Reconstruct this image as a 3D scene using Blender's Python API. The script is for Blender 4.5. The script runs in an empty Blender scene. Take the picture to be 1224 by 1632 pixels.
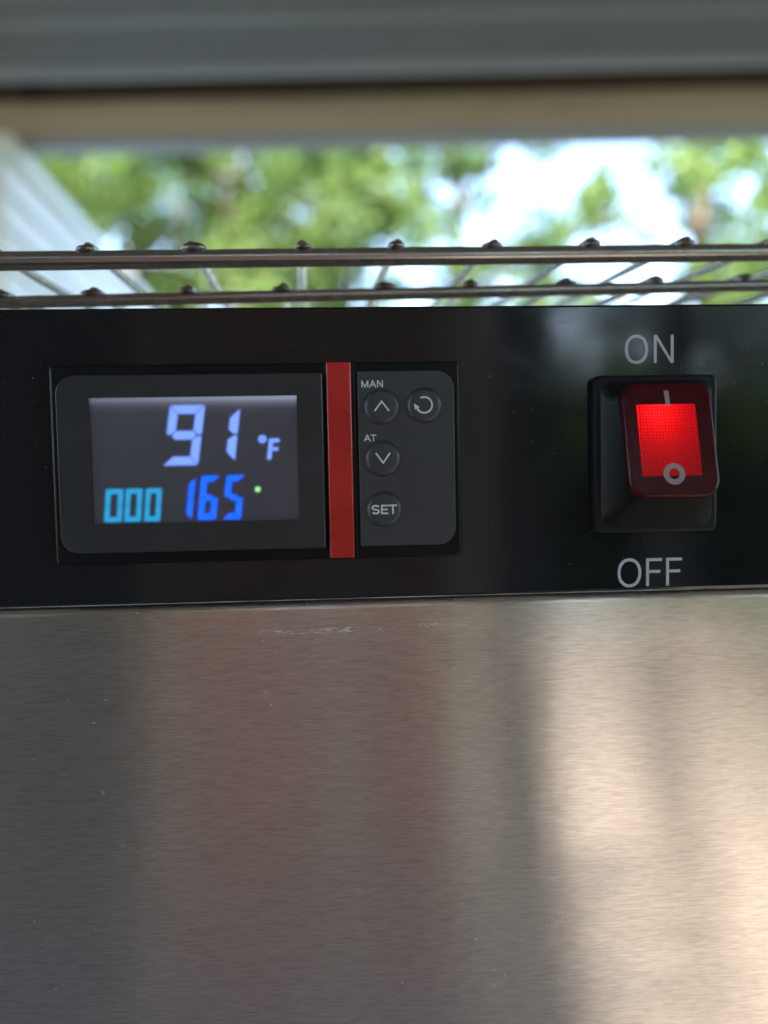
import bpy, math, random
import numpy as np
from mathutils import Vector, Matrix

# ------------------------------------------------------------------ camera
S = bpy.context.scene
COL = S.collection
EYE = 1.25                      # height of the lens above the ground (m)
DIST = 0.18334                  # lens to control panel plane (m)
FPX = 1226.0                    # focal length in photo pixels (photo 1224 x 1632)
yaw, pitch, roll = (math.radians(a) for a in (3.153, -2.845, 1.089))
def cam_rot(y, p, r):
    cy, sy, cp, sp, cr, sr = math.cos(y), math.sin(y), math.cos(p), math.sin(p), math.cos(r), math.sin(r)
    Ry = np.array([[cy, 0, sy], [0, 1, 0], [-sy, 0, cy]])
    Rp = np.array([[1, 0, 0], [0, cp, -sp], [0, sp, cp]])
    Rr = np.array([[cr, -sr, 0], [sr, cr, 0], [0, 0, 1]])
    return Ry @ Rp @ Rr         # x right, y down, z depth
RC = cam_rot(yaw, pitch, roll)
def to_world(v): return Vector((v[0], v[2], -v[1]))
right, up, back = to_world(RC[:, 0]), -to_world(RC[:, 1]), -to_world(RC[:, 2])
EYEPOS = Vector((0, -DIST, EYE))
cam_data = bpy.data.cameras.new('camera')
cam = bpy.data.objects.new('camera', cam_data); COL.objects.link(cam)
cam.matrix_world = Matrix(((right.x, up.x, back.x, EYEPOS.x), (right.y, up.y, back.y, EYEPOS.y),
                           (right.z, up.z, back.z, EYEPOS.z), (0, 0, 0, 1)))
cam_data.sensor_fit = 'HORIZONTAL'; cam_data.sensor_width = 24.0
cam_data.lens = 24.0 * FPX / 1224.0
cam_data.clip_start = 0.01; cam_data.clip_end = 500
cam_data.dof.use_dof = True
cam_data.dof.focus_distance = 0.1815
cam_data.dof.aperture_fstop = 4.5
S.camera = cam
def ray(u, v):                  # direction of a photo pixel
    return to_world(RC @ np.array([(u - 612) / FPX, (v - 816) / FPX, 1.0]))
def at_depth(u, v, z): return EYEPOS + ray(u, v) * z
def at_height(u, v, h):         # point of the pixel's ray h metres above the lens
    d = ray(u, v); return EYEPOS + d * (h / d.z)

# ------------------------------------------------------------------ light
W = bpy.data.worlds.new('World'); S.world = W; W.use_nodes = True
SUN_EL, SUN_AZ = math.radians(52), math.radians(186)   # azimuth clockwise from +Y
wn = W.node_tree.nodes; wl = W.node_tree.links
sky = wn.new('ShaderNodeTexSky'); sky.sky_type = 'NISHITA'; sky.sun_disc = False
sky.sun_elevation = SUN_EL; sky.sun_rotation = SUN_AZ
wl.new(sky.outputs[0], wn['Background'].inputs[0]); wn['Background'].inputs[1].default_value = 0.15
sd = Vector((math.sin(SUN_AZ) * math.cos(SUN_EL), math.cos(SUN_AZ) * math.cos(SUN_EL), math.sin(SUN_EL)))
sun_l = bpy.data.lights.new('sun', 'SUN'); sun_l.energy = 4.5; sun_l.angle = math.radians(0.5); sun_l.color = (1, 0.94, 0.85)
sun = bpy.data.objects.new('sun', sun_l); COL.objects.link(sun)
sun.rotation_euler = sd.to_track_quat('Z', 'Y').to_euler()
S.view_settings.view_transform = 'Standard'; S.view_settings.look = 'None'
S.view_settings.gamma = 1.0; S.view_settings.exposure = 2.85; S.view_settings.use_curve_mapping = False
S.render.engine = 'CYCLES'
S.cycles.use_denoising = True
S.cycles.max_bounces = 6; S.cycles.diffuse_bounces = 3; S.cycles.transparent_max_bounces = 16
S.cycles.sample_clamp_indirect = 8.0

# ------------------------------------------------------------------ materials
def new_mat(name):
    m = bpy.data.materials.new(name); m.use_nodes = True
    nt = m.node_tree; b = nt.nodes['Principled BSDF']
    return m, nt, b
def setv(b, **k):
    for n, v in k.items():
        i = b.inputs[n.replace('_', ' ')]
        i.default_value = (*v, 1) if isinstance(v, tuple) and len(v) == 3 and i.type == 'RGBA' else v
def N(nt, t, **k):
    n = nt.nodes.new(t)
    for a, v in k.items(): setattr(n, a, v)
    return n
def coords(nt, scale, kind='Object'):
    tc = N(nt, 'ShaderNodeTexCoord'); mp = N(nt, 'ShaderNodeMapping')
    nt.links.new(tc.outputs[kind], mp.inputs[0]); mp.inputs['Scale'].default_value = scale
    return mp
def noise(nt, scale, s=1.0, detail=4, rough=.55):
    n = N(nt, 'ShaderNodeTexNoise'); n.inputs['Scale'].default_value = s
    n.inputs['Detail'].default_value = detail; n.inputs['Roughness'].default_value = rough
    nt.links.new(coords(nt, scale).outputs[0], n.inputs['Vector']); return n
def ramp(nt, fac, stops):
    r = N(nt, 'ShaderNodeValToRGB'); nt.links.new(fac, r.inputs[0])
    e = r.color_ramp.elements
    while len(e) < len(stops): e.new(0.5)
    for i, (p, c) in enumerate(stops):
        e[i].position = p; e[i].color = (*c, 1) if isinstance(c, tuple) else (c, c, c, 1)
    return r
def bump(nt, b, h, strength, dist):
    n = N(nt, 'ShaderNodeBump'); n.inputs['Strength'].default_value = strength
    n.inputs['Distance'].default_value = dist
    nt.links.new(h, n.inputs['Height']); nt.links.new(n.outputs[0], b.inputs['Normal']); return n
def math_(nt, op, a, c):
    n = N(nt, 'ShaderNodeMath', operation=op)
    for i, v in enumerate((a, c)):
        if isinstance(v, (int, float)): n.inputs[i].default_value = v
        else: nt.links.new(v, n.inputs[i])
    return n.outputs[0]
def mixc(nt, fac, a, c, blend='MIX'):
    n = N(nt, 'ShaderNodeMix', data_type='RGBA', blend_type=blend)
    if isinstance(fac, float): n.inputs[0].default_value = fac
    else: nt.links.new(fac, n.inputs[0])
    for i, v in ((6, a), (7, c)):
        if isinstance(v, tuple): n.inputs[i].default_value = (*v, 1)
        else: nt.links.new(v, n.inputs[i])
    return n.outputs[2]

def plain(name, col, rough=.5, var=0.0, scale=200, bumpd=0.0, metal=0.0, spec=.5, coat=0.0):
    m, nt, b = new_mat(name); setv(b, Base_Color=col, Roughness=rough, Metallic=metal)
    b.inputs['Specular IOR Level'].default_value = spec
    b.inputs['Coat Weight'].default_value = coat
    n = noise(nt, (scale, scale, scale))
    if var:
        r = ramp(nt, n.outputs[0], [(0.3, tuple(c * (1 - var) for c in col)), (0.7, tuple(min(1, c * (1 + var)) for c in col))])
        nt.links.new(r.outputs[0], b.inputs['Base Color'])
        rr = ramp(nt, n.outputs[0], [(0.3, max(0, rough - .05)), (0.7, min(1, rough + .07))])
        nt.links.new(rr.outputs[0], b.inputs['Roughness'])
    if bumpd: bump(nt, b, n.outputs[0], .4, bumpd)
    return m

def brushed_steel(name):
    m, nt, b = new_mat(name); setv(b, Metallic=1.0, Roughness=.22, Anisotropic=1.0)
    tv = N(nt, 'ShaderNodeCombineXYZ'); tv.inputs[2].default_value = 1.0
    nt.links.new(tv.outputs[0], b.inputs['Tangent'])
    g1 = noise(nt, (190, 190, 3600), 1.0, 3, .6)
    g2 = noise(nt, (420, 420, 5200), 1.0, 2, .5)
    big = noise(nt, (9, 9, 22), 1.0, 4, .6)
    g = math_(nt, 'ADD', math_(nt, 'MULTIPLY', g1.outputs[0], .6), math_(nt, 'MULTIPLY', g2.outputs[0], .4))
    c = ramp(nt, g, [(0.28, (.52, .45, .405)), (0.5, (.70, .625, .565)), (0.72, (.86, .785, .72))])
    # worn adhesive residue in broken rows under the top edge
    geo = N(nt, 'ShaderNodeTexCoord'); sep = N(nt, 'ShaderNodeSeparateXYZ'); nt.links.new(geo.outputs['Object'], sep.inputs[0])
    def band(axis, mid, half):
        d = math_(nt, 'ABSOLUTE', math_(nt, 'SUBTRACT', sep.outputs[axis], mid), 0)
        r = N(nt, 'ShaderNodeMapRange'); nt.links.new(d, r.inputs[0])
        r.inputs[1].default_value = half; r.inputs[2].default_value = half * .35; r.clamp = True
        return r.outputs[0]
    tilt = math_(nt, 'MULTIPLY', sep.outputs[0], .017)
    zrow = math_(nt, 'SUBTRACT', sep.outputs[2], tilt)
    def rowband(mid, half):
        d = math_(nt, 'ABSOLUTE', math_(nt, 'SUBTRACT', zrow, mid), 0)
        r = N(nt, 'ShaderNodeMapRange'); nt.links.new(d, r.inputs[0])
        r.inputs[1].default_value = half; r.inputs[2].default_value = half * .3; r.clamp = True
        return r.outputs[0]
    fl = noise(nt, (620, 620, 2600), 1.0, 3, .7)
    patch = noise(nt, (60, 60, 60), 1.0, 2, .5)
    fleck = ramp(nt, math_(nt, 'MULTIPLY', fl.outputs[0], math_(nt, 'ADD', patch.outputs[0], .45)), [(.545, 0.0), (.60, 1.0)])
    rows = math_(nt, 'MAXIMUM', rowband(EYE - .0369, .0013), math_(nt, 'MULTIPLY', rowband(EYE - .0318, .0010), .8))
    mask = math_(nt, 'MULTIPLY', math_(nt, 'MULTIPLY', fleck.outputs[0], rows), band(0, .003, .042))
    mask = math_(nt, 'MULTIPLY', mask, .32)
    dst = noise(nt, (700, 700, 900), 1.0, 1, .5); dpt = noise(nt, (18, 18, 18), 1.0, 3, .6)
    nick = ramp(nt, math_(nt, 'ADD', dst.outputs[0], math_(nt, 'MULTIPLY', dpt.outputs[0], .3)), [(.925, 0.0), (.95, 1.0)])
    mask = math_(nt, 'MAXIMUM', mask, math_(nt, 'MULTIPLY', nick.outputs[0], .3))
    col = mixc(nt, mask, c.outputs[0], (.75, .72, .70))
    nt.links.new(col, b.inputs['Base Color'])
    met = math_(nt, 'SUBTRACT', 1.0, mask); nt.links.new(met, b.inputs['Metallic'])
    rr = ramp(nt, big.outputs[0], [(.3, .185), (.5, .215), (.7, .29)]); nt.links.new(rr.outputs[0], b.inputs['Roughness'])
    wv = noise(nt, (22, 22, 9), 1.0, 3, .5)
    hgt = math_(nt, 'ADD', math_(nt, 'MULTIPLY', g, .00002), math_(nt, 'MULTIPLY', wv.outputs[0], .00022))
    bump(nt, b, hgt, .75, 1.0)
    return m

def gloss_black(name):
    m, nt, b = new_mat(name); setv(b, Base_Color=(.006, .007, .009), Roughness=.1)
    b.inputs['Specular IOR Level'].default_value = .55
    sm = noise(nt, (35, 35, 70), 1.0, 5, .65); sc = noise(nt, (120, 120, 2600), 1.0, 2, .5)
    f = math_(nt, 'ADD', math_(nt, 'MULTIPLY', sm.outputs[0], .75), math_(nt, 'MULTIPLY', sc.outputs[0], .25))
    du = noise(nt, (900, 900, 900), 1.0, 1, .5); dp = noise(nt, (28, 28, 28), 1.0, 3, .6)
    dm = ramp(nt, math_(nt, 'ADD', du.outputs[0], math_(nt, 'MULTIPLY', dp.outputs[0], .35)), [(.915, 0.0), (.95, 1.0)])
    nt.links.new(mixc(nt, math_(nt, 'MULTIPLY', dm.outputs[0], .5), (.006, .007, .009), (.10, .10, .10)), b.inputs['Base Color'])
    r = ramp(nt, f, [(.35, .05), (.55, .11), (.75, .25)]); nt.links.new(r.outputs[0], b.inputs['Roughness'])
    bump(nt, b, sc.outputs[0], .12, .00001)
    return m

def wood(name, a, c, knots=True):
    m, nt, b = new_mat(name); setv(b, Roughness=.7)
    n = noise(nt, (1.2, 9, 14), 1.0, 6, .6); k = noise(nt, (3.0, 5, 5), 1.0, 2, .5)
    col = ramp(nt, n.outputs[0], [(.3, a), (.7, c)])
    kk = ramp(nt, k.outputs[0], [(.70, 0.0), (.76, 1.0)])
    nt.links.new(mixc(nt, kk.outputs[0], col.outputs[0], tuple(x * .25 for x in a)), b.inputs['Base Color'])
    bump(nt, b, n.outputs[0], .3, .002); return m

def emit(name, col, strength):
    m, nt, b = new_mat(name); setv(b, Base_Color=(.01, .01, .012), Roughness=.5)
    setv(b, Emission_Color=col, Emission_Strength=strength); return m

M = {}
M['steel'] = brushed_steel('brushed_steel')
M['panel'] = gloss_black('gloss_black_panel')
M['chrome'] = plain('chrome_wire', (.50, .45, .42), .2, .03, 300, 0.0, 1.0)
M['wire'] = plain('dull_chrome_wire', (.33, .30, .285), .22, .05, 300, 0.0, 1.0)
M['weld'] = plain('weld_metal', (.20, .17, .155), .38, .3, 900, .0001, 1.0)
M['housing'] = plain('black_plastic', (.003, .0032, .004), .36, .2, 900, .00001, spec=.2)
M['bezel'] = plain('display_film', (.015, .017, .0195), .36, .05, 60)
M['keypad'] = plain('keypad_film', (.027, .0285, .032), .42, .06, 1500, .000012)
M['red'] = plain('red_film', (.34, .012, .009), .28, .10, 60, .00002)
M['print'] = plain('white_print', (.5, .5, .52), .6, .05, 500)
M['greyprint'] = plain('grey_print', (.36, .36, .40), .6, .05, 500)
M['rubber'] = plain('black_rubber', (.004, .0043, .005), .45, .25, 400, .00003, spec=.2)
M['swprint'] = plain('switch_print', (.24, .17, .19), .5, .05, 500)
M['whitepaint'] = plain('white_vinyl', (.76, .78, .80), .5, .05, 3)
M['greyceil'] = plain('grey_ceiling_paint', (.205, .198, .205), .6, .08, 4)
M['trim'] = plain('white_aluminium', (.33, .36, .42), .4, .05, 3)
M['pine'] = wood('pale_pine', (.40, .325, .24), (.54, .455, .355))
M['brownwood'] = wood('brown_wood', (.075, .048, .024), (.12, .08, .045))
M['stain'] = wood('brown_stained_boards', (.24, .132, .104), (.33, .19, .152))  # screen board colours: tones picked for the bands mirrored in the steel
M['stain2'] = wood('reddish_boards', (.26, .135, .105), (.35, .19, .15))
M['stain3'] = wood('faded_boards', (.26, .18, .14), (.35, .25, .20))
M['tan'] = wood('tan_boards', (.48, .39, .31), (.60, .50, .41))
M['darkboard'] = plain('weathered_boards', (.082, .073, .066), .7, .2, 8, .001)  # dark tone picked for the far left of the steel's reflection
M['greypost'] = plain('grey_post', (.10, .095, .088), .6, .15, 8, .001)

# ------------------------------------------------------------------ mesh helpers
def tag(o, label=None, cat=None, group=None, kind=None):
    for k, v in (('label', label), ('category', cat), ('group', group), ('kind', kind)):
        if v: o[k] = v
    return o
def empty(name, loc, label, cat, group=None):
    o = bpy.data.objects.new(name, None); o.location = loc; COL.objects.link(o); o.empty_display_size = .05
    return tag(o, label, cat, group)
def obj(name, verts, faces, mat, parent=None, smooth=False, angle=None):
    me = bpy.data.meshes.new(name); me.from_pydata([tuple(v) for v in verts], [], faces); me.validate(); me.update()
    if mat: me.materials.append(mat)
    if smooth or angle:
        me.polygons.foreach_set('use_smooth', [True] * len(me.polygons))
        if angle:
            me.set_sharp_from_angle(angle=math.radians(angle))
            me.polygons.foreach_set('use_smooth', [len(p_.vertices) < 9 for p_ in me.polygons])   # broad caps stay flat
    o = bpy.data.objects.new(name, me); COL.objects.link(o)
    if parent:
        o.parent = parent
        if parent.type == 'EMPTY': o.matrix_parent_inverse = Matrix.Translation(parent_world(parent)).inverted()
    return o
def parent_world(p):
    v = Vector((0, 0, 0))
    while p is not None:
        if p.type == 'EMPTY': v += p.location
        p = p.parent
    return v
def merge(parts):
    V, F = [], []
    for v, f in parts:
        o = len(V); V += list(v); F += [tuple(i + o for i in q) for q in f]
    return V, F
def box(x0, x1, y0, y1, z0, z1):
    v = [(x, y, z) for x in (x0, x1) for y in (y0, y1) for z in (z0, z1)]
    return v, [(0, 1, 3, 2), (4, 6, 7, 5), (0, 4, 5, 1), (2, 3, 7, 6), (0, 2, 6, 4), (1, 5, 7, 3)]
def rounded(x0, x1, z0, z1, r=0.0, seg=6, radii=None):
    """outline, counter-clockwise seen from the front (-Y): radii = bl, br, tr, tl"""
    rr = radii or (r,) * 4; out = []
    for (cx, cz, a0), q in zip(((x0, z0, 180), (x1, z0, 270), (x1, z1, 0), (x0, z1, 90)), rr):
        q = max(q, 1e-6); sx = 1 if cx == x0 else -1; sz = 1 if cz == z0 else -1
        for i in range(seg + 1):
            a = math.radians(a0 + 90 * i / seg)
            out.append((cx + sx * q + q * math.cos(a), cz + sz * q + q * math.sin(a)))
    return out
def inset(pts, d):
    n = len(pts); out = []
    # corner-safe inset towards the inside by shrinking about the bounding box
    xs = [p[0] for p in pts]; zs = [p[1] for p in pts]
    cx, cz = (min(xs) + max(xs)) / 2, (min(zs) + max(zs)) / 2
    hx, hz = (max(xs) - min(xs)) / 2, (max(zs) - min(zs)) / 2
    return [(cx + (p[0] - cx) * (hx - d) / hx, cz + (p[1] - cz) * (hz - d) / hz) for p in pts]
def prism(pts, yf, yb, bev=0.0, seg=3):
    """solid from outline: front at yf (towards the camera), back at yb, rounded front edge"""
    n = len(pts); rings = [[(x, yb, z) for x, z in pts]]
    if bev > 0:
        for i in range(seg + 1):
            a = math.pi / 2 * i / seg
            rings.append([(x, yf + bev * (1 - math.sin(a)), z) for x, z in inset(pts, bev * (1 - math.cos(a)))])
    else:
        rings.append([(x, yf, z) for x, z in pts])
    V = [v for r in rings for v in r]; F = []
    for k in range(len(rings) - 1):
        for i in range(n):
            j = (i + 1) % n; F.append((k * n + i, k * n + j, (k + 1) * n + j, (k + 1) * n + i))
    F.append(tuple((len(rings) - 1) * n + i for i in range(n))); F.append(tuple(reversed(range(n))))
    return V, F
def ray_poly(pts, c, a):
    dx, dz = math.cos(a), math.sin(a); best = None
    for i in range(len(pts)):
        (x1, z1), (x2, z2) = pts[i], pts[(i + 1) % len(pts)]
        ex, ez = x2 - x1, z2 - z1; den = dx * ez - dz * ex
        if abs(den) < 1e-15: continue
        t = ((x1 - c[0]) * ez - (z1 - c[1]) * ex) / den; s = ((x1 - c[0]) * dz - (z1 - c[1]) * dx) / den
        if t > 0 and -1e-6 <= s <= 1 + 1e-6 and (best is None or t > best): best = t
    return (c[0] + dx * best, c[1] + dz * best)
def ring_plate(outer, inner, yf, yb, bev=0.0):
    xs = [p[0] for p in inner]; zs = [p[1] for p in inner]; c = ((min(xs) + max(xs)) / 2, (min(zs) + max(zs)) / 2)
    an = sorted(set(round(math.atan2(p[1] - c[1], p[0] - c[0]), 6) for p in outer + inner))
    o = [ray_poly(outer, c, a) for a in an]; i_ = [ray_poly(inner, c, a) for a in an]; n = len(an)
    ob = inset(o, bev) if bev else o
    V = [(x, yb, z) for x, z in o] + [(x, yf + bev, z) for x, z in o] + [(x, yf, z) for x, z in ob] + [(x, yf, z) for x, z in i_] + [(x, yb, z) for x, z in i_]
    F = []
    for k in range(4):
        for i in range(n):
            j = (i + 1) % n; F.append((k * n + i, k * n + j, (k + 1) * n + j, (k + 1) * n + i))
    return V, F
def tube(path, radii, seg=10, caps=True):
    V, F = [], []; path = [Vector(p) for p in path]
    if isinstance(radii, (int, float)): radii = [radii] * len(path)
    ref = None
    for i, p in enumerate(path):
        t = (path[min(i + 1, len(path) - 1)] - path[max(i - 1, 0)]).normalized()
        if ref is None: ref = t.orthogonal().normalized()
        a = (ref - t * ref.dot(t)).normalized(); b = t.cross(a); ref = a
        for k in range(seg):
            th = 2 * math.pi * k / seg
            V.append(p + (a * math.cos(th) + b * math.sin(th)) * radii[i])
    for i in range(len(path) - 1):
        for k in range(seg):
            l = (k + 1) % seg; F.append((i * seg + k, i * seg + l, (i + 1) * seg + l, (i + 1) * seg + k))
    if caps:
        F.append(tuple(reversed(range(seg)))); F.append(tuple((len(path) - 1) * seg + k for k in range(seg)))
    return V, F
def blob(c, axes, seg=10, rings=7):
    c = Vector(c); A = [Vector(a) for a in axes]; V = [c + A[2]]; F = []
    for i in range(1, rings):
        th = math.pi * i / rings
        for k in range(seg):
            ph = 2 * math.pi * k / seg
            V.append(c + A[0] * (math.sin(th) * math.cos(ph)) + A[1] * (math.sin(th) * math.sin(ph)) + A[2] * math.cos(th))
    V.append(c - A[2])
    for k in range(seg):
        F.append((0, 1 + k, 1 + (k + 1) % seg))
        F.append((len(V) - 1, 1 + (rings - 2) * seg + (k + 1) % seg, 1 + (rings - 2) * seg + k))
    for i in range(rings - 2):
        for k in range(seg):
            l = (k + 1) % seg; a = 1 + i * seg; F.append((a + k, a + seg + k, a + seg + l, a + l))
    return V, F
mm = .001
def Zp(z): return EYE + z * mm          # millimetres above the lens -> world height

# ------------------------------------------------------------------ ground
def ground_mat():
    m, nt, b = new_mat('grass_and_dirt'); setv(b, Roughness=.9)
    n = noise(nt, (.7, .7, .7), 1, 6, .65); f = noise(nt, (14, 14, 14), 1, 4, .6)
    c = ramp(nt, n.outputs[0], [(.35, (.035, .055, .018)), (.52, (.05, .065, .026)), (.68, (.075, .07, .042))])
    d = ramp(nt, f.outputs[0], [(.3, .55), (.7, 1.2)])
    nt.links.new(mixc(nt, .8, c.outputs[0], d.outputs[0], 'MULTIPLY'), b.inputs['Base Color'])
    bump(nt, b, f.outputs[0], .6, .05); return m
g = obj('ground', [(-90, -90, 0), (90, -90, 0), (90, 90, 0), (-90, 90, 0)], [(0, 1, 2, 3)], ground_mat()); g['kind'] = 'structure'
pm = plain('patio_concrete', (.235, .208, .180), .85, .2, 3, .003)
V, F = box(-3.2, 1.55, -5.5, 3.0, .004, .06)  # unseen slab, added and sized as bright ground for the steel to mirror
p = obj('patio', V, F, pm); p['kind'] = 'structure'

# ------------------------------------------------------------------ porch (ceiling, header, added unseen posts)
HC = 1.02                                              # header underside above the lens
A0, A1 = at_height(0, 217, HC), at_height(1224, 192, HC)
AX = (A1 - A0); AX.z = 0; AX.normalize(); AY = Vector((-AX.y, AX.x, 0))   # along and across the header
MID = (A0 + A1) / 2
def porch_pt(a, b, h): return MID + AX * a + AY * b + Vector((0, 0, h))
def pbox(a0, a1, b0, b1, h0, h1):
    v, f = box(a0, a1, b0, b1, h0, h1)
    return [porch_pt(*q) for q in v], f
porch = empty('porch_roof', (0, 0, 0), 'grey board porch ceiling with a pale pine header above the trees', 'porch roof')
L = 3.1
def hb(name, a0, a1, b0, b1, h0, h1, mat, par=porch):
    V, F = pbox(a0, a1, b0, b1, h0, h1); return obj(name, V, F, mat, par)
hb('header_board', -L, L, 0, .045, 0, .098, M['pine'])
hb('upper_board', -L, L, .03, .075, .1, .20, M['brownwood'])
hb('lower_trim', -L, L, .012, .07, -.034, -.002, M['trim'])
hb('fascia', -L, L, -.17, -.15, .078, .118, M['trim'])
hb('soffit', -L, L, -.172, .2, .186, .2, M['greyceil'])
random.seed(4)
b1 = -.172; k = 0
while b1 > -4.3:                                       # ceiling boards run along the header, open joints between
    w = .105 if k == 0 else .118
    V, F = pbox(-L, L, b1 - w, b1, .112 + .005 * random.random(), .14)
    obj('ceiling_board', V, F, M['greyceil'], porch)
    V, F = pbox(-L, L, b1 - w - .018, b1 - w, .136, .142)
    obj('ceiling_joint', V, F, M['greyceil'], porch)
    b1 -= w + .018; k += 1
hb('roof_deck', -L - .1, L + .1, -4.4, .25, .203, .26, M['greyceil'])
q = at_depth(52, 148, 2.3) - MID
V, F = tube([porch_pt(q.dot(AX), -.004, .135), porch_pt(q.dot(AX), .031, .135)], .016, 12); obj('bolt', V, F, M['housing'], porch)
for x, hw_, pm_ in ((.505, .075, 'greypost'), (.95, .045, 'greypost')):  # unseen posts added to mirror as dark streaks in the steel
    V, F = box(x - hw_, x + hw_, -2.05, -1.90, .06, EYE + HC + .11)
    obj('post', V, F, M[pm_], porch)

screen = empty('board_screen', (0, -1.98, .06), 'brown upright board screen mirrored as the dark left of the steel front', 'screen')  # unseen boards, made up to give the photographer's dark reflection
x = -2.15
while x < .41:
    V, F = box(x, x + .1215, -1.99, -1.965 + .002 * (k % 2), .06, 2.2); k += 1
    obj('board', V, F, M['tan'] if x > .26 else M[('stain', 'stain2', 'stain', 'stain3')[int((x + 3) / .122) % 4]] if x > -.58 else M['darkboard'], screen); x += .122
for z in (.5, 1.7):
    V, F = box(-2.15, .41, -2.03, -1.992, z, z + .08); obj('rail', V, F, M['stain'], screen)

# ------------------------------------------------------------------ white sided wall on the left
HW = .98
P1, P2 = at_height(18, 236, HW), at_height(228, 470, HW)
wd = (P2 - P1); wd.z = 0; wlen = wd.length; wd.normalize(); wnrm = Vector((wd.y, -wd.x, 0))   # faces the camera side (+x)
wall = empty('sided_wall', (P1.x, P1.y, 0), 'white horizontal vinyl sided wall running back at the left', 'wall')
def wpt(a, t, z): return Vector((P1.x, P1.y, 0)) + wd * a + wnrm * t + Vector((0, 0, z))
top = EYE + HW; z = top; k = 0
def wprism(prof, a0, a1):
    n = len(prof); V = [wpt(a0, t, z) for t, z in prof] + [wpt(a1, t, z) for t, z in prof]
    F = [(i, (i + 1) % n, n + (i + 1) % n, n + i) for i in range(n)] + [tuple(reversed(range(n))), tuple(range(n, 2 * n))]
    return V, F
V, F = wprism([(-.12, top - .045), (.03, top - .045), (.03, top), (-.12, top)], -.1, wlen + 2.5)
obj('cap_trim', V, F, M['whitepaint'], wall)
z = top - .047
while z > .2:
    h = .105
    V, F = wprism([(-.1, z), (-.006, z), (-.004, z - .02), (.016, z - h + .012), (.018, z - h), (-.1, z - h)], -.1, wlen + 2.5)
    obj('siding_board', V, F, M['whitepaint'], wall); z -= h + .0015
V, F = wprism([(-.1, 0), (0, 0), (0, z), (-.1, z)], -.1, wlen + 2.5); obj('foundation', V, F, M['greypost'], wall)

# ------------------------------------------------------------------ food warmer: body, panel, steel front
warm = empty('food_warmer', (0, 0, 0), 'stainless food warmer with black control strip, lit display and red switch', 'food warmer')
X0, X1 = -.30, .36
out = rounded(X0, X1, Zp(-29.7), Zp(39.5), .0008, 2)
V, F = prism(out, 0, .002, .0006, 2); obj('control_panel', V, F, M['panel'], warm)
# steel front: folded top hem, then the flat brushed sheet to the floor
prof = []
zt = Zp(-29.95); r = .0022; yf = -.0012
for i in range(7):
    a = math.pi / 2 * i / 6
    prof.append((yf + r - r * math.sin(a), zt - r + r * math.cos(a)))
prof = [(.004, zt)] + prof
prof += [(yf, zt - .012), (yf, Zp(-120)), (yf, .08), (.01, .08)]
V = [(xx, y, z) for xx in (X0, X1) for y, z in prof]; n = len(prof)
F = [(i, i + 1, n + i + 1, n + i) for i in range(n - 1)]
obj('steel_front', V, F, M['steel'], warm, angle=50)
V, F = merge([box(X0, X0 + .012, .005, .42, .08, Zp(36)), box(X1 - .012, X1, .005, .42, .08, Zp(36))]); 
for a, b_ in ((X0, X0 + .012), (X1 - .012, X1)):
    V, F = box(a, b_, .006, .42, .08, Zp(34)); obj('side_panel', V, F, M['steel'], warm)
V, F = box(X0, X1, .003, .42, Zp(34.2), Zp(36)); obj('deck', V, F, M['steel'], warm)
for xx in (X0 + .04, X1 - .04):
    for yy in (.06, .38):
        V, F = tube([(xx, yy, .06), (xx, yy, .085)], .018, 14); obj('foot', V, F, M['housing'], warm)

# ---- temperature controller
ctl = prism(rounded(-67.2 * mm, 28.8 * mm, Zp(-20.1), Zp(26.6), .0008, 3), -.0030, .0, .0006, 2)
housing = obj('controller_housing', *ctl, M['housing'], warm, angle=35)
bez = ring_plate(rounded(-65.7 * mm, -4.0 * mm, Zp(-17.4), Zp(24.1), radii=(.0042, .0003, .0003, .0042), seg=8),
                 rounded(-58.25 * mm, -9.95 * mm, Zp(-10.6), Zp(18.9), .0001, 1), -.0046, -.0031, .00018)
bezel = obj('display_bezel', *bez, M['bezel'], warm)
for o_, (a, b_) in (('stripe_groove', (-3.55, 3.75)),):
    V, F = prism(rounded(a * mm, b_ * mm, Zp(-20.3), Zp(26.75), .0004, 2), -.0034, -.0006, .0003, 2)
    gr = obj(o_, V, F, M['housing'], warm, angle=35)
V, F = prism(rounded(-3.0 * mm, 2.9 * mm, Zp(-19.95), Zp(26.65), .0003, 2), -.0042, -.003, .0004, 3)
obj('red_stripe', V, F, M['red'], warm, angle=50)
V, F = prism(rounded(4.4 * mm, 27.3 * mm, Zp(-17.2), Zp(24.3), radii=(.0003, .0042, .0042, .0003), seg=8), -.0037, -.0029, .0002, 2)
keypad = obj('keypad', V, F, M['keypad'], warm, angle=35)

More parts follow.
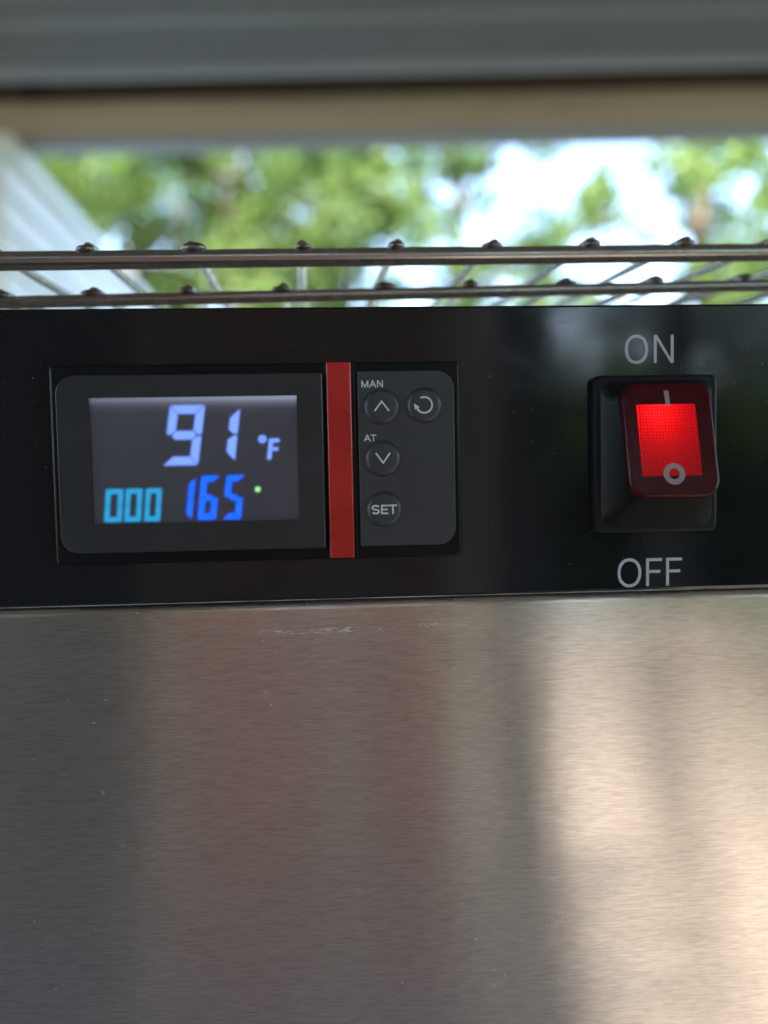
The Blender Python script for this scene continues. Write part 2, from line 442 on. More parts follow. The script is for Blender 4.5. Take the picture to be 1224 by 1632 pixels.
# ---- lit display: backlight plate, digits, frosted window
def lcd_mat():
    m, nt, b = new_mat('lcd_backlight'); setv(b, Base_Color=(.01, .01, .012), Roughness=.6)
    tc = N(nt, 'ShaderNodeTexCoord'); sp = N(nt, 'ShaderNodeSeparateXYZ'); nt.links.new(tc.outputs['Object'], sp.inputs[0])
    def mr(sock, a, c, lo=0.0, hi=1.0):
        r = N(nt, 'ShaderNodeMapRange'); nt.links.new(sock, r.inputs[0])
        r.inputs[1].default_value = a; r.inputs[2].default_value = c; r.inputs[3].default_value = lo; r.inputs[4].default_value = hi
        return r.outputs[0]
    leak = math_(nt, 'POWER', mr(sp.outputs[2], Zp(12.0), Zp(18.9)), 6.0)          # edge-lit backlight: lamps along the top
    leak = math_(nt, 'MULTIPLY', leak, mr(sp.outputs[0], -.058, -.010, .45, 1.0))
    n = noise(nt, (60, 60, 60), 1, 2, .5)
    base = math_(nt, 'MULTIPLY', mr(sp.outputs[2], Zp(-10), Zp(19), .8, 1.0), math_(nt, 'ADD', .8, math_(nt, 'MULTIPLY', n.outputs[0], .4)))
    tot = math_(nt, 'ADD', base, math_(nt, 'MULTIPLY', leak, 22.0))
    col = mixc(nt, leak, (.80, .88, 1.22), (.62, .78, 1.0))
    nt.links.new(col, b.inputs['Emission Color'])
    nt.links.new(math_(nt, 'MULTIPLY', tot, LCD_BASE), b.inputs['Emission Strength'])
    return m
LCD_BASE = .0054
V, F = box(-58.6 * mm, -9.6 * mm, -.0021, -.0019, Zp(-11), Zp(19.3))
# the recess behind the window is cut into the housing as a shallow tray in front of it
lcd_y = -.00305
V, F = box(-58.2 * mm, -10.0 * mm, lcd_y, lcd_y + .0002, Zp(-10.55), Zp(18.85))
lcd = obj('display_screen', V, F, lcd_mat(), warm)
def seg_polys(ch, x0, x1, z0, z1, t, shear, gap=.0):
    block = t < 1.6
    """seven segment shapes in the panel plane, mm"""
    w, h = x1 - x0, z1 - z0; m = h / 2; g = gap; q = t
    def H(zc, lo, hi):         # bar with slanted ends
        return [(g + lo, zc), (g + lo, zc)]
    segs = {
        'a': [(g, h), (w - g, h), (w - q - g, h - q), (q + g, h - q)],
        'd': [(q + g, q), (w - q - g, q), (w - g, 0), (g, 0)],
        'g': [(g + q * .5, m), (g + q, m + q / 2), (w - q - g, m + q / 2), (w - g - q * .5, m), (w - q - g, m - q / 2), (q + g, m - q / 2)],
        'f': [(0, h - g), (q, h - q - g), (q, m + q / 2 + g), (q * .35, m + g * 1.2), (0, m + g * 1.6 + .1)],
        'b': [(w, h - g), (w, m + g * 1.6 + .1), (w - q * .35, m + g * 1.2), (w - q, m + q / 2 + g), (w - q, h - q - g)],
        'e': [(0, g), (0, m - g * 1.6 - .1), (q * .35, m - g * 1.2), (q, m - q / 2 - g), (q, q + g)],
        'c': [(w, g), (w - q, q + g), (w - q, m - q / 2 - g), (w - q * .35, m - g * 1.2), (w, m - g * 1.6 - .1)],
    }
    if block:
        segs.update({'f': [(0, h - g), (q, h - q - g), (q, m + .12), (0, m + .12)], 'b': [(w, h - g), (w, m + .12), (w - q, m + .12), (w - q, h - q - g)],
                     'e': [(0, g), (0, m - .12), (q, m - .12), (q, q + g)], 'c': [(w, g), (w - q, q + g), (w - q, m - .12), (w, m - .12)],
                     'g': [(q, m + q / 2), (w - q, m + q / 2), (w - q, m - q / 2), (q, m - q / 2)]})
    on = {'0': 'abcdef', '1': 'bc', '5': 'afgcd', '6': 'afgedc', '9': 'abfgcd'}[ch]
    return [[((x0 + x + shear * z) * mm, Zp(z0 + z)) for x, z in segs[s]] for s in on]
def flat(polys, y):
    V, F = [], []
    for p_ in polys:
        o = len(V); V += [(x, y, z) for x, z in p_]; F.append(tuple(range(o, len(V))))
    return V, F
dy = lcd_y - .00004
DB = emit('display_periwinkle', (.16, .29, .88), .225)
DC = emit('display_cyan', (.012, .29, .58), .20)
DD = emit('display_blue', (.0, .095, 1.0), .27)
DG = emit('display_green', (.30, .85, .25), .22)
digits = [('9', -41.6, -33.5, 2.9, 16.9, 2.0, .15, .13, DB), ('1', -32.6, -24.9, 3.7, 16.0, 2.1, .13, .13, DB),
          ('0', -55.6, -51.6, -10.1, -2.4, 1.15, .09, .03, DC), ('0', -51.0, -47.2, -10.1, -2.4, 1.15, .09, .03, DC), ('0', -46.4, -42.7, -10.1, -2.4, 1.15, .09, .03, DC),
          ('1', -39.0, -35.35, -9.8, -.2, 1.3, .12, .06, DD), ('6', -33.95, -29.75, -10.0, .3, 1.35, .12, .05, DD), ('5', -28.1, -23.9, -10.0, .3, 1.35, .12, .05, DD)]
for ch, a, c, z0, z1, t, sh, gp, mt in digits:
    V, F = flat(seg_polys(ch, a, c, z0, z1, t, sh, gp), dy); obj('digit', V, F, mt, lcd)
def disc(cx, cz, r, n=20): return [((cx + r * math.cos(2 * math.pi * i / n)) * mm, Zp(cz + r * math.sin(2 * math.pi * i / n))) for i in range(n)]
def ringf(cx, cz, ro, ri, y, n=32, a0=0.0, a1=360.0, sx=1.0):
    V, F = [], []; full = abs(a1 - a0) >= 360; m_ = n if full else n + 1
    for i in range(m_):
        a = math.radians(a0 + (a1 - a0) * i / n)
        for r_ in (ri, ro): V.append(((cx + sx * (r_ + (0 if sx == 1 else 0)) * math.cos(a)) * mm, y, Zp(cz + r_ * math.sin(a))))
    for i in range(n):
        j = (i + 1) % m_; F.append((2 * i, 2 * j, 2 * j + 1, 2 * i + 1))
    return V, F
fx, fz = -17.3, 3.9
fp = [[(fx, fz), (fx + .95, fz), (fx + 1.55, fz + 4.9), (fx + .6, fz + 4.9)], [(fx + 1.55, fz + 4.0), (fx + 2.9, fz + 4.0), (fx + 3.0, fz + 4.9), (fx + 1.55, fz + 4.9)],
      [(fx + 1.3, fz + 2.05), (fx + 2.6, fz + 2.05), (fx + 2.7, fz + 2.85), (fx + 1.4, fz + 2.85)]]
V, F = merge([flat([[(x * mm, Zp(z)) for x, z in q] for q in fp], dy), ringf(-18.3, 8.7, .95, .25, dy)])
obj('degree_mark', V, F, DB, lcd)
V, F = flat([disc(-19.7, -3.1, .62)], dy); obj('status_dot', V, F, DG, lcd)
def frost():
    m = bpy.data.materials.new('frosted_window'); m.use_nodes = True; nt = m.node_tree; nt.nodes.clear()
    o = N(nt, 'ShaderNodeOutputMaterial'); mx = N(nt, 'ShaderNodeMixShader'); rf = N(nt, 'ShaderNodeBsdfRefraction'); gl = N(nt, 'ShaderNodeBsdfGlossy')
    rf.inputs['IOR'].default_value = 1.45; rf.inputs['Roughness'].default_value = .95; rf.inputs['Color'].default_value = (.95, .95, .95, 1)
    gl.inputs['Roughness'].default_value = .25
    mx.inputs[0].default_value = .04
    nt.links.new(rf.outputs[0], mx.inputs[1]); nt.links.new(gl.outputs[0], mx.inputs[2]); nt.links.new(mx.outputs[0], o.inputs[0]); return m
wy = -.0040
wp = rounded(-58.2 * mm, -10.0 * mm, Zp(-10.55), Zp(18.85), .0001, 1)
V = [(x, -.00450, z) for x, z in wp]; F = [tuple(range(len(V)))]
obj('display_window', V, F, frost(), warm)

# ---- keypad buttons and print
KY = -.0037
def button_mesh():
    prof_ = [(4.2, .0), (4.1, .14), (3.95, .42), (3.7, .68), (3.35, .84), (2.9, .90), (0, .90)]
    n = 36; V, F = [], []
    for r_, h in prof_[:-1]:
        for i in range(n):
            a = 2 * math.pi * i / n; V.append((r_ * mm * math.cos(a), -h * mm, r_ * mm * math.sin(a)))
    V.append((0, -prof_[-1][1] * mm, 0))
    for k in range(len(prof_) - 2):
        for i in range(n):
            j = (i + 1) % n; F.append((k * n + i, k * n + j, (k + 1) * n + j, (k + 1) * n + i))
    k = (len(prof_) - 2) * n
    for i in range(n): F.append((k + i, k + (i + 1) % n, len(V) - 1))
    return V, F
bm_ = None; buttons = []
for cx, cz in ((10.0, 15.9), (20.2, 16.1), (10.1, 3.6), (10.2, -8.5)):
    if bm_ is None:
        o = obj('button', *button_mesh(), M['keypad'], warm, smooth=True); bm_ = o
    else:
        o = bm_.copy(); COL.objects.link(o)
    o.location = (cx * mm, KY, Zp(cz)); buttons.append(o)
def print_obj(name, parts, mat, par):
    V, F = merge(parts); o = obj(name, V, F, mat)
    o.parent = par; o.matrix_parent_inverse = Matrix.Translation(par.location).inverted() if par.type == 'MESH' else Matrix.Identity(4)
    return o
def stroke(pts, w, y):
    """flat mitred line through points (mm)"""
    V, F = [], []; P = [Vector(q) for q in pts]
    for i, q in enumerate(P):
        d1 = (P[i] - P[i - 1]).normalized() if i else (P[1] - P[0]).normalized()
        d2 = (P[i + 1] - P[i]).normalized() if i < len(P) - 1 else d1
        n1 = Vector((-d1.y, d1.x)); n2 = Vector((-d2.y, d2.x)); m_ = (n1 + n2).normalized(); s = w / 2 / max(.35, m_.dot(n1))
        for sgn in (1, -1):
            v = q + m_ * s * sgn; V.append((v.x * mm, y, Zp(v.y)))
    for i in range(len(P) - 1): F.append((2 * i, 2 * i + 2, 2 * i + 3, 2 * i + 1))
    return V, F
by = KY - .00093
print_obj('arrow_mark', [stroke([(8.35, 14.9), (10.0, 17.1), (11.7, 14.9)], .36, by)], M['print'], buttons[0])
print_obj('arrow_mark', [stroke([(8.45, 4.9), (10.1, 2.6), (11.75, 4.9)], .36, by)], M['print'], buttons[2])
tri = ([(x * mm, by, Zp(z)) for x, z in ((17.75, 16.55), (17.95, 15.1), (19.05, 15.65))], [(0, 1, 2)])
print_obj('return_mark', [ringf(20.15, 16.15, 2.02, 1.62, by, 40, 118, -160), tri], M['print'], buttons[1])
def arc(cx, cz, rx, rz, a0, a1, n=8): return [(cx + rx * math.cos(math.radians(a0 + (a1 - a0) * i / n)), cz + rz * math.sin(math.radians(a0 + (a1 - a0) * i / n))) for i in range(n + 1)]
def glyph(ch, x, z, w, h, t, y):
    e = t / 2; dy_ = -.000006
    if ch == 'M': return [stroke([(x + e, z), (x + e, z + h)], t, y), stroke([(x + w - e, z), (x + w - e, z + h)], t, y),
                          stroke([(x + e, z + h - e * .4), (x + w / 2, z + e * .6), (x + w - e, z + h - e * .4)], t * .9, y + dy_)]
    if ch == 'N': return [stroke([(x + e, z), (x + e, z + h)], t, y), stroke([(x + w - e, z), (x + w - e, z + h)], t, y), stroke([(x + e, z + h), (x + w - e, z)], t, y + dy_)]
    if ch == 'A': return [stroke([(x + e * .6, z), (x + w / 2, z + h - e), (x + w - e * .6, z)], t, y), stroke([(x + w * .22, z + h * .33), (x + w * .78, z + h * .33)], t * .85, y + dy_)]
    if ch == 'T': return [stroke([(x, z + h - e), (x + w, z + h - e)], t, y), stroke([(x + w / 2, z), (x + w / 2, z + h - t)], t, y)]
    if ch == 'E': return [stroke([(x + e, z), (x + e, z + h)], t, y)] + [stroke([(x + t, z + q), (x + w * k_, z + q)], t, y) for q, k_ in ((e, 1), (h / 2, .94), (h - e, 1))]
    if ch == 'S':
        rx = w / 2 - e; rz = (h - t) / 4; cx = x + w / 2
        return [stroke(arc(cx, z + h - e - rz, rx, rz, 20, 250, 12) + arc(cx, z + e + rz, rx, rz, 70, -160, 12), t, y)]
def word(name, glyphs, z, h, t, y, mat, par):
    return print_obj(name, [g_ for ch, x, w in glyphs for g_ in glyph(ch, x, z, w, h, t, y)], mat, par)
word('lettering', [('M', 5.3, 1.65), ('A', 7.15, 1.65), ('N', 9.0, 1.4)], 20.45, 1.65, .27, KY - .00004, M['print'], keypad)
word('lettering', [('A', 5.65, 1.6), ('T', 7.25, 1.35)], 7.75, 1.6, .27, KY - .00004, M['print'], keypad)
word('lettering', [('S', 7.2, 1.9), ('E', 9.4, 1.65), ('T', 11.2, 1.95)], -9.6, 2.2, .37, by, M['print'], buttons[3])

# ---- ON / OFF lettering on the panel (thin rounded sans)
py = -.00005
def letter_O(cx, cz, w, h, t):
    V, F = [], []; n = 48
    for i in range(n):
        a = 2 * math.pi * i / n; c, s = math.cos(a), math.sin(a); e = .92
        c_, s_ = math.copysign(abs(c) ** e, c), math.copysign(abs(s) ** e, s)
        V.append(((cx + (w / 2 - t) * c_) * mm, py, Zp(cz + (h / 2 - t) * s_))); V.append(((cx + w / 2 * c_) * mm, py, Zp(cz + h / 2 * s_)))
    for i in range(n):
        j = (i + 1) % n; F.append((2 * i, 2 * j, 2 * j + 1, 2 * i + 1))
    return V, F
def bar(x0, x1, z0, z1): return [(x0 * mm, py, Zp(z0)), (x1 * mm, py, Zp(z0)), (x1 * mm, py, Zp(z1)), (x0 * mm, py, Zp(z1))], [(0, 1, 2, 3)]
T = .72
def letter_N(x, z, w, h):
    dv = [(x, z + h), (x + T * 1.05, z + h), (x + w, z), (x + w - T * 1.05, z)]
    return [bar(x, x + T, z, z + h), bar(x + w - T, x + w, z, z + h), ([(a * mm, py - .00001, Zp(b_)) for a, b_ in dv], [(0, 3, 2, 1)])]
def letter_F(x, z, w, h):
    return [bar(x, x + T, z, z + h), bar(x + T, x + w, z + h - T, z + h), bar(x + T, x + w - .45, z + h * .5 - T * .3, z + h * .5 + T * .7)]
def panel_print(name, parts):
    V, F = merge(parts); return obj(name, V, F, M['greyprint'], warm)
panel_print('on_lettering', [letter_O(71.75, 28.8, 5.7, 7.0, T)] + letter_N(76.0, 25.45, 4.9, 6.75))
panel_print('off_lettering', [letter_O(69.85, -25.3, 5.9, 7.1, T)] + letter_F(74.0, -28.65, 4.0, 6.8) + letter_F(79.0, -28.65, 4.0, 6.8))

# ---- rocker switch: base flange, boot, tilted red cover over the lit rocker
SX = 75.4
base_o = rounded(60.35 * mm, 90.4 * mm, Zp(-15.3), Zp(22.3), .0016, 4)
V, F = prism(base_o, -.0030, 0, .0007, 2); swb = obj('switch_base', V, F, M['rubber'], warm, angle=40)
tilt = math.atan2(6.0, 26.2)
cz0 = 6.6; cy0 = -10.7
ct, st = math.cos(tilt), math.sin(tilt)
def sw(x, d, z):               # switch-local mm: z along the tilted face, d towards the viewer
    return ((SX + x) * mm, (cy0 - d * ct + z * st) * mm, Zp(cz0 + z * ct + d * st))
HWX, HHZ = 10.5, 13.45
def sw_prism(pts, d1, d0, bev, seg=3):
    V, F = prism([(x, z) for x, z in pts], -d1, -d0, bev, seg)
    return [sw(x, -y, z) for x, y, z in V], F
# boot: loft from a ring on the flange to the back rim of the cover
N_ = 9
ringA = rounded(-13.6, 13.6, -17.6, 17.6, 3.0, N_); ringB = rounded(-12.6, 12.6, -16.0, 15.2, 4.0, N_)
ringC = rounded(-HWX - .15, HWX + .15, -HHZ - .15, HHZ + .15, 3.9, N_)
rings = [[((SX + x) * mm, -.0029, Zp(3.5 + z)) for x, z in ringA], [((SX + x) * mm, -.0044, Zp(3.7 + z)) for x, z in ringB],
         [((SX + x * .93) * mm, -.0060, Zp(4.6 + z * .92)) for x, z in ringB], [sw(x, -1.9, z) for x, z in ringC], [sw(x * .99, -1.0, z * .99) for x, z in ringC], [sw(x * .9, -.95, z * .9) for x, z in ringC]]
n = len(ringA); V = [v for q in rings for v in q]; F = []
for k in range(len(rings) - 1):
    for i in range(n):
        j = (i + 1) % n; F.append((k * n + i, k * n + j, (k + 1) * n + j, (k + 1) * n + i))
F.append(tuple((len(rings) - 1) * n + i for i in range(n)))
boot = obj('rubber_boot', V, F, M['rubber'], warm, angle=40)
def cover_mat():
    m = bpy.data.materials.new('clear_red_cover'); m.use_nodes = True; nt = m.node_tree; b = nt.nodes['Principled BSDF']
    setv(b, Base_Color=(.085, .007, .011), Roughness=.2)
    tr = N(nt, 'ShaderNodeBsdfTransparent'); tr.inputs[0].default_value = (.92, .13, .17, 1); mx = N(nt, 'ShaderNodeMixShader'); mx.inputs[0].default_value = .40
    nt.links.new(tr.outputs[0], mx.inputs[1]); nt.links.new(b.outputs[0], mx.inputs[2]); nt.links.new(mx.outputs[0], nt.nodes['Material Output'].inputs[0]); return m
def rocker_mat():
    m, nt, b = new_mat('lit_red_rocker'); setv(b, Base_Color=(.35, .01, .015), Roughness=.4)
    tc = N(nt, 'ShaderNodeTexCoord'); sp = N(nt, 'ShaderNodeSeparateXYZ'); nt.links.new(tc.outputs['Object'], sp.inputs[0])
    def wave(s, pitch_):
        return math_(nt, 'ADD', math_(nt, 'MULTIPLY', math_(nt, 'SINE', math_(nt, 'MULTIPLY', s, 2 * math.pi / pitch_), 0), .5), .5)
    grid = math_(nt, 'MULTIPLY', wave(sp.outputs[0], .00072), wave(sp.outputs[2], .00072))
    dx = math_(nt, 'DIVIDE', math_(nt, 'SUBTRACT', sp.outputs[0], (SX - 2.0) * mm), .0105)
    dz = math_(nt, 'DIVIDE', math_(nt, 'SUBTRACT', sp.outputs[2], Zp(14.0)), .0125)
    r2 = math_(nt, 'ADD', math_(nt, 'MULTIPLY', dx, dx), math_(nt, 'MULTIPLY', dz, dz))
    fall = math_(nt, 'DIVIDE', 1.0, math_(nt, 'ADD', 1.0, math_(nt, 'MULTIPLY', r2, 5.0)))     # neon lamp behind the upper half
    e = math_(nt, 'MULTIPLY', fall, math_(nt, 'ADD', .35, math_(nt, 'MULTIPLY', grid, 1.6)))
    hot = mixc(nt, math_(nt, 'MULTIPLY', math_(nt, 'MULTIPLY', fall, fall), grid), (1.0, .006, .018), (1.0, .16, .12))
    nt.links.new(hot, b.inputs['Emission Color'])
    nt.links.new(math_(nt, 'MULTIPLY', e, ROCK), b.inputs['Emission Strength'])
    bump(nt, b, grid, .5, .0002); return m
ROCK = .52
V, F = sw_prism(rounded(-8.6, 8.6, -10.4, 10.6, 1.2, 4), -.75, -1.0, .1, 2); frame_ = obj('rocker_frame', V, F, M['rubber'], boot, angle=40)
V, F = sw_prism(rounded(-6.9, 6.9, -8.4, 8.6, .3, 3), -.35, -.75, .15, 2); rocker = obj('lit_rocker', V, F, rocker_mat(), boot, angle=40)
for sx_ in (-1, 1):
    V, F = sw_prism(rounded(min(sx_ * 6.05, sx_ * 6.6), max(sx_ * 6.05, sx_ * 6.6), 2.2, 8.3, .2, 2), -.12, -.36, .08, 2); obj('rocker_rib', V, F, rocker.data.materials[0], boot, angle=40)
V, F = sw_prism(rounded(-HWX, HWX, -HHZ, HHZ, 3.8, N_), .6, -.97, .7, 4); cover = obj('switch_cover', V, F, cover_mat(), warm, angle=45)
def sw_flat(pts2, faces, d): return [sw(x, d, z) for x, z in pts2], faces
V, F = sw_flat([(-.5, 7.9), (.5, 7.9), (.4, 11.5), (-.75, 11.5)], [(0, 1, 2, 3)], .63); obj('on_mark', V, F, M['swprint'], cover)
pv, pf = [], []
for i in range(36):
    a = 2 * math.pi * i / 36
    for r_ in (1.25, 2.5): pv.append((r_ * math.cos(a) - .1, -8.2 + r_ * math.sin(a)))
    j = (i + 1) % 36; pf.append((2 * i, 2 * j, 2 * j + 1, 2 * i + 1))
V, F = sw_flat(pv, pf, .63); obj('off_mark', V, F, M['swprint'], cover)

# ------------------------------------------------------------------ wire racks
def rack(label, pl, pr, depth_mid, rod_r, wire_r, bumps, vp, extra_depth, seed, leg_z):
    rnd = random.Random(seed)
    d = ray(*vp).normalized()                                   # direction of the cross wires
    a, b_ = ray(*pl), ray(*pr); nrm = a.cross(b_).normalized()
    xd = nrm.cross(d).normalized()
    if xd.x < 0: xd = -xd
    upv = xd.cross(d).normalized()
    if upv.z < 0: upv = -upv
    mu = (pl[0] + pr[0]) / 2; mv = (pl[1] + pr[1]) / 2
    O = at_depth(mu, mv, depth_mid)
    root = empty('wire_rack', O, label, 'wire rack', 'wire racks above the control panel')
    def along(u):                                               # where the pixel column u meets the front rod
        v = pl[1] + (pr[1] - pl[1]) * (u - pl[0]) / (pr[0] - pl[0]); q = ray(u, v)
        # closest point on rod line to the ray
        w0 = O - EYEPOS; A = xd.dot(xd); B = xd.dot(q); C = q.dot(q); D_ = xd.dot(w0); E_ = q.dot(w0)
        return (B * E_ - C * D_) / (A * C - B * B)
    pos = sorted(along(u) for u in bumps); sp = (pos[-1] - pos[0]) / (len(pos) - 1)
    while pos[0] > -.24: pos.insert(0, pos[0] - sp)
    while pos[-1] < .27: pos.append(pos[-1] + sp)
    x0, x1 = pos[0] - sp * .5, pos[-1] + sp * .5
    def rod(name, dd, r_, lift=0.0, wob=.00003):
        path = [O + xd * (x0 + (x1 - x0) * i / 24) + d * dd + upv * (lift + rnd.uniform(-wob, wob)) for i in range(25)]
        V, F = tube(path, r_, 16); return obj(name, V, F, M['chrome'], root, smooth=True, angle=60)
    rod('front_rod', 0, rod_r)
    for dd in (.125, extra_depth): rod('cross_rod', dd, rod_r)
    for s in pos:
        c = O + xd * s + upv * (rod_r + wire_r * .8); jit = rnd.uniform(-.0004, .0004)
        start = -rod_r * rnd.uniform(.05, .5)
        path = [c + d * start + upv * (-wire_r * .25)] + [c + d * (start + (extra_depth + .003 - start) * t) + xd * (jit * t) for t in (.008, .2, .5, 1)]
        V, F = tube(path, wire_r, 10); w = obj('wire', V, F, M['wire'], root, smooth=True, angle=60)
        # weld bead where the wire end is pressed onto the rod
        e = c + d * start * .7 - upv * (wire_r * .6)
        V, F = blob(e + xd * rnd.uniform(-.0009, .0009), (xd * wire_r * rnd.uniform(1.7, 2.8), d * rod_r * .85, upv * wire_r * rnd.uniform(.7, 1.15)))
        obj('weld_bead', V, F, M['weld'], w, smooth=True)
    for s in (x0 + .006, x1 - .006):
        for dd in (.002, extra_depth - .002):
            p_ = O + xd * s + d * dd
            V, F = tube([p_, (p_.x, p_.y, p_.z - .004), (p_.x, p_.y, leg_z)], rod_r * .8, 10); obj('leg', V, F, M['chrome'], root, smooth=True)
    return root
rack('upper steel wire rack with the thicker front rod above the panel', (0, 416.5), (1224, 402.5), .203, .0024, .00125,
     (-18, 143, 307, 482, 634, 788, 942, 1092, 1238), (482, 697), .30, 1, Zp(36))
rack('lower steel wire rack with the thinner rod just above the black panel', (0, 482.5), (1224, 455), .214, .0017, .0012,
     (0, 150, 302, 452, 612, 750, 903, 1045, 1188), (500, 697), .27, 2, Zp(36))

# ------------------------------------------------------------------ trees
def leaf_mat(name, dark, light):
    m = bpy.data.materials.new(name); m.use_nodes = True; nt = m.node_tree; b = nt.nodes['Principled BSDF']
    setv(b, Roughness=.55)
    n = noise(nt, (1.1, 1.1, 1.1), 1, 3, .6)
    geo = N(nt, 'ShaderNodeNewGeometry')
    f = math_(nt, 'ADD', math_(nt, 'MULTIPLY', n.outputs[0], .6), math_(nt, 'MULTIPLY', geo.outputs['Random Per Island'], .4))
    c = ramp(nt, f, [(.3, dark), (.7, light)]); nt.links.new(c.outputs[0], b.inputs['Base Color'])
    tl = N(nt, 'ShaderNodeBsdfTranslucent'); mx = N(nt, 'ShaderNodeMixShader'); mx.inputs[0].default_value = .45
    nt.links.new(mixc(nt, .5, c.outputs[0], (.16, .30, .05)), tl.inputs[0])
    nt.links.new(b.outputs[0], mx.inputs[1]); nt.links.new(tl.outputs[0], mx.inputs[2]); nt.links.new(mx.outputs[0], nt.nodes['Material Output'].inputs[0])
    return m
LEAF = [leaf_mat('leaf_green', (.045, .085, .018), (.13, .19, .04)), leaf_mat('leaf_yellow_green', (.07, .125, .024), (.16, .23, .05)), leaf_mat('leaf_deep_green', (.035, .07, .02), (.09, .14, .035))]
BARK = plain('bark', (.13, .095, .065), .9, .3, 6, .02)
def tree_meshes(seed, H, r, z0, clumps, per, leaf, mat):
    rng = np.random.default_rng(seed); rnd = random.Random(seed)
    parts = [tube([(0, 0, -.05), (rnd.uniform(-.1, .1), rnd.uniform(-.1, .1), H * .35), (rnd.uniform(-.2, .2), rnd.uniform(-.2, .2), H * .7), (0, 0, H * .95)], [.17, .13, .09, .02], 9)]
    C = []
    while len(C) < clumps:
        p_ = rng.uniform(-1, 1, 3)
        if np.linalg.norm(p_) > 1: continue
        C.append(np.array([p_[0] * r, p_[1] * r, z0 + (H - z0) * (p_[2] * .5 + .5)]))
    C = np.array(C)
    for c in C[::max(1, clumps // 14)]:
        zb = max(z0 * .8, c[2] - rnd.uniform(.5, 1.2)); parts.append(tube([(0, 0, zb), tuple(c * [.5, .5, 1] + [0, 0, -.15]), tuple(c)], [.055, .035, .012], 6))
    tv, tf = merge(parts)
    n = clumps * per
    rad = np.repeat(rng.uniform(.28, .52, clumps), per)
    off = rng.normal(0, 1, (n, 3)); off *= (rng.uniform(0, 1, n) ** (1 / 2.4) / np.linalg.norm(off, axis=1))[:, None]; pos = np.repeat(C, per, 0) + off * rad[:, None] * [1, 1, .75]
    nrm = rng.normal(0, 1, (n, 3)) + [0, 0, .6]; nrm /= np.linalg.norm(nrm, axis=1)[:, None]
    t = rng.normal(0, 1, (n, 3)); t -= nrm * (t * nrm).sum(1)[:, None]; t /= np.linalg.norm(t, axis=1)[:, None]
    bt = np.cross(nrm, t); L_ = rng.uniform(.7, 1.3, n)[:, None] * leaf; Wd = L_ * .32
    v = np.stack([pos - t * L_ * .5, pos + bt * Wd + nrm * L_ * .06, pos + t * L_ * .5, pos - bt * Wd + nrm * L_ * .06], 1).reshape(-1, 3)
    f = np.arange(n * 4).reshape(-1, 4)
    me = bpy.data.meshes.new('crown'); me.from_pydata(v.tolist(), [], f.tolist()); me.materials.append(mat); me.update()
    mt = bpy.data.meshes.new('trunk'); mt.from_pydata([tuple(q) for q in tv], [], tf); mt.materials.append(BARK); mt.update()
    return mt, me
KIND = [tree_meshes(11, 6.2, 1.9, 2.1, 46, 120, .13, LEAF[0]), tree_meshes(12, 5.6, 1.7, 1.9, 42, 120, .13, LEAF[1]), tree_meshes(13, 7.5, 2.1, 2.6, 50, 120, .14, LEAF[2]), tree_meshes(14, 2.3, 1.1, .2, 46, 120, .12, LEAF[0])]
def tree(kind, x, y, rz, s, label, group):
    root = empty('leafy_tree', (x, y, 0), label, 'tree', group)
    root.rotation_euler = (0, 0, rz); root.scale = (s, s, s)
    for nm, me in zip(('trunk', 'crown'), KIND[kind]):
        o = bpy.data.objects.new(nm, me); COL.objects.link(o); o.parent = root
FRONT = [(0, 70, 9.0, .3, 1.0, 'bright green tree above the end of the white sided wall'),
         (1, 215, 10.5, 1.9, 1.05, 'yellow green tree right of the white wall'),
         (0, 400, 9.6, 2.7, 1.0, 'green tree with a bare trunk above the third wire from the left'),
         (1, 560, 11.0, 4.0, 1.15, 'yellow green tree behind the middle of the racks'),
         (2, 740, 12.5, .9, .95, 'thin dark tree at the left edge of the bright gap'),
         (1, 1120, 10.0, 5.2, .98, 'yellow green tree right of the bright gap'),
         (0, 1260, 12.0, 3.3, 1.0, 'green tree cut by the right edge of the photo'),
         (1, 850, 15.5, 1.2, .95, 'pale far tree standing within the bright gap'),
         (2, 310, 15.0, 2.2, 1.0, 'tall dark tree farther back behind the third wire'),
         (2, 520, 16.0, 5.0, 1.0, 'tall dark tree farther back behind the middle wires')]
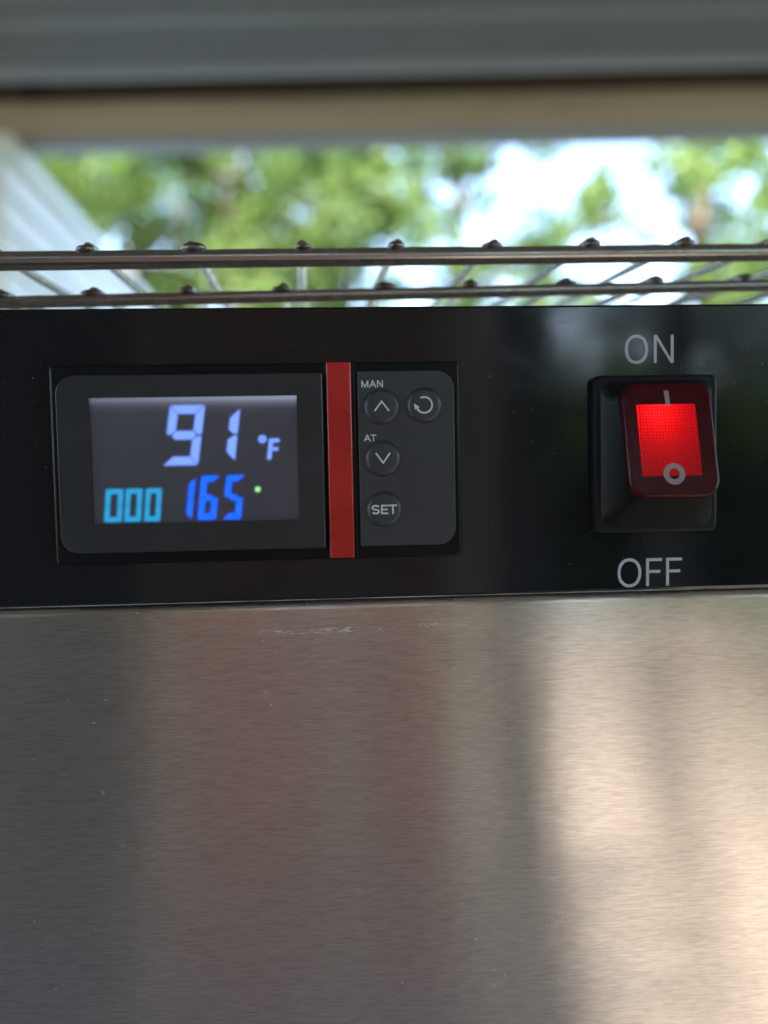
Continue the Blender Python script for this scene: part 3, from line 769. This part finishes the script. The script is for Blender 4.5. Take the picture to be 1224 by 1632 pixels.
for kd, u, dist, rz, s, lb in FRONT:
    q = ray(u, 756); q.z = 0; q.normalize(); P = EYEPOS + q * dist
    tree(kd, P.x, P.y, rz, s, lb, 'trees beyond the porch')
BACK = [(2, -4.2, -7.5, .4, 1.0, 'dark leafy tree behind the photographer, off to the left'), (0, -2.0, -8.5, 2.0, 1.0, 'green garden tree straight behind the photographer'),
        (1, 1.7, -8.0, 1.0, 1.0, 'yellow green tree mirrored in the panel between display and switch'), (0, 3.9, -7.4, 3.0, 1.0, 'green tree mirrored in the panel beside the switch'),
        (2, 6.4, -6.8, 4.0, 1.0, 'dark leafy tree behind the photographer, off to the far right')]
SHRUB = [(.15, -6.0, 'shrub straight behind the edge of the board screen'), (1.15, -5.7, 'shrub mirrored in the panel just left of the switch'), (2.0, -5.2, 'round shrub mirrored in the panel behind the switch'),
         (2.9, -5.0, 'shrub mirrored in the panel right of the switch'), (3.8, -4.7, 'fifth shrub along the row behind the photographer'), (4.9, -4.9, 'shrub at the far right of the row behind the photographer')]  # unseen row added so the panel mirrors mottled foliage
for kd, x_, y_, rz, s, lb in BACK:
    tree(kd, x_, y_, rz, s, lb, 'trees behind the photographer')
for i, (x_, y_, lb) in enumerate(SHRUB):
    tree(3, x_, y_, i * 1.7, 1.0, lb, 'shrubs behind the photographer')

# parts in front of the panel plane were measured on it: bring them back to true size along their lines of sight
def unproject(o, k):
    for v in o.data.vertices: v.co.x *= k; v.co.z = EYE + (v.co.z - EYE) * k
for o in list(warm.children_recursive):
    nm = o.name.split('.')[0]
    if nm in ('controller_housing', 'display_bezel', 'stripe_groove', 'red_stripe', 'keypad', 'display_screen', 'display_window', 'digit', 'degree_mark', 'status_dot') or (nm == 'lettering' and o.parent == keypad):
        unproject(o, 1 - {'display_bezel': .0046, 'display_window': .0046, 'red_stripe': .0042}.get(nm, .0034) / DIST)
for o in buttons:
    k = 1 - .0042 / DIST; lx, ly, lz = o.location
    o.location = (lx * k, ly, EYE + (lz - EYE) * k)
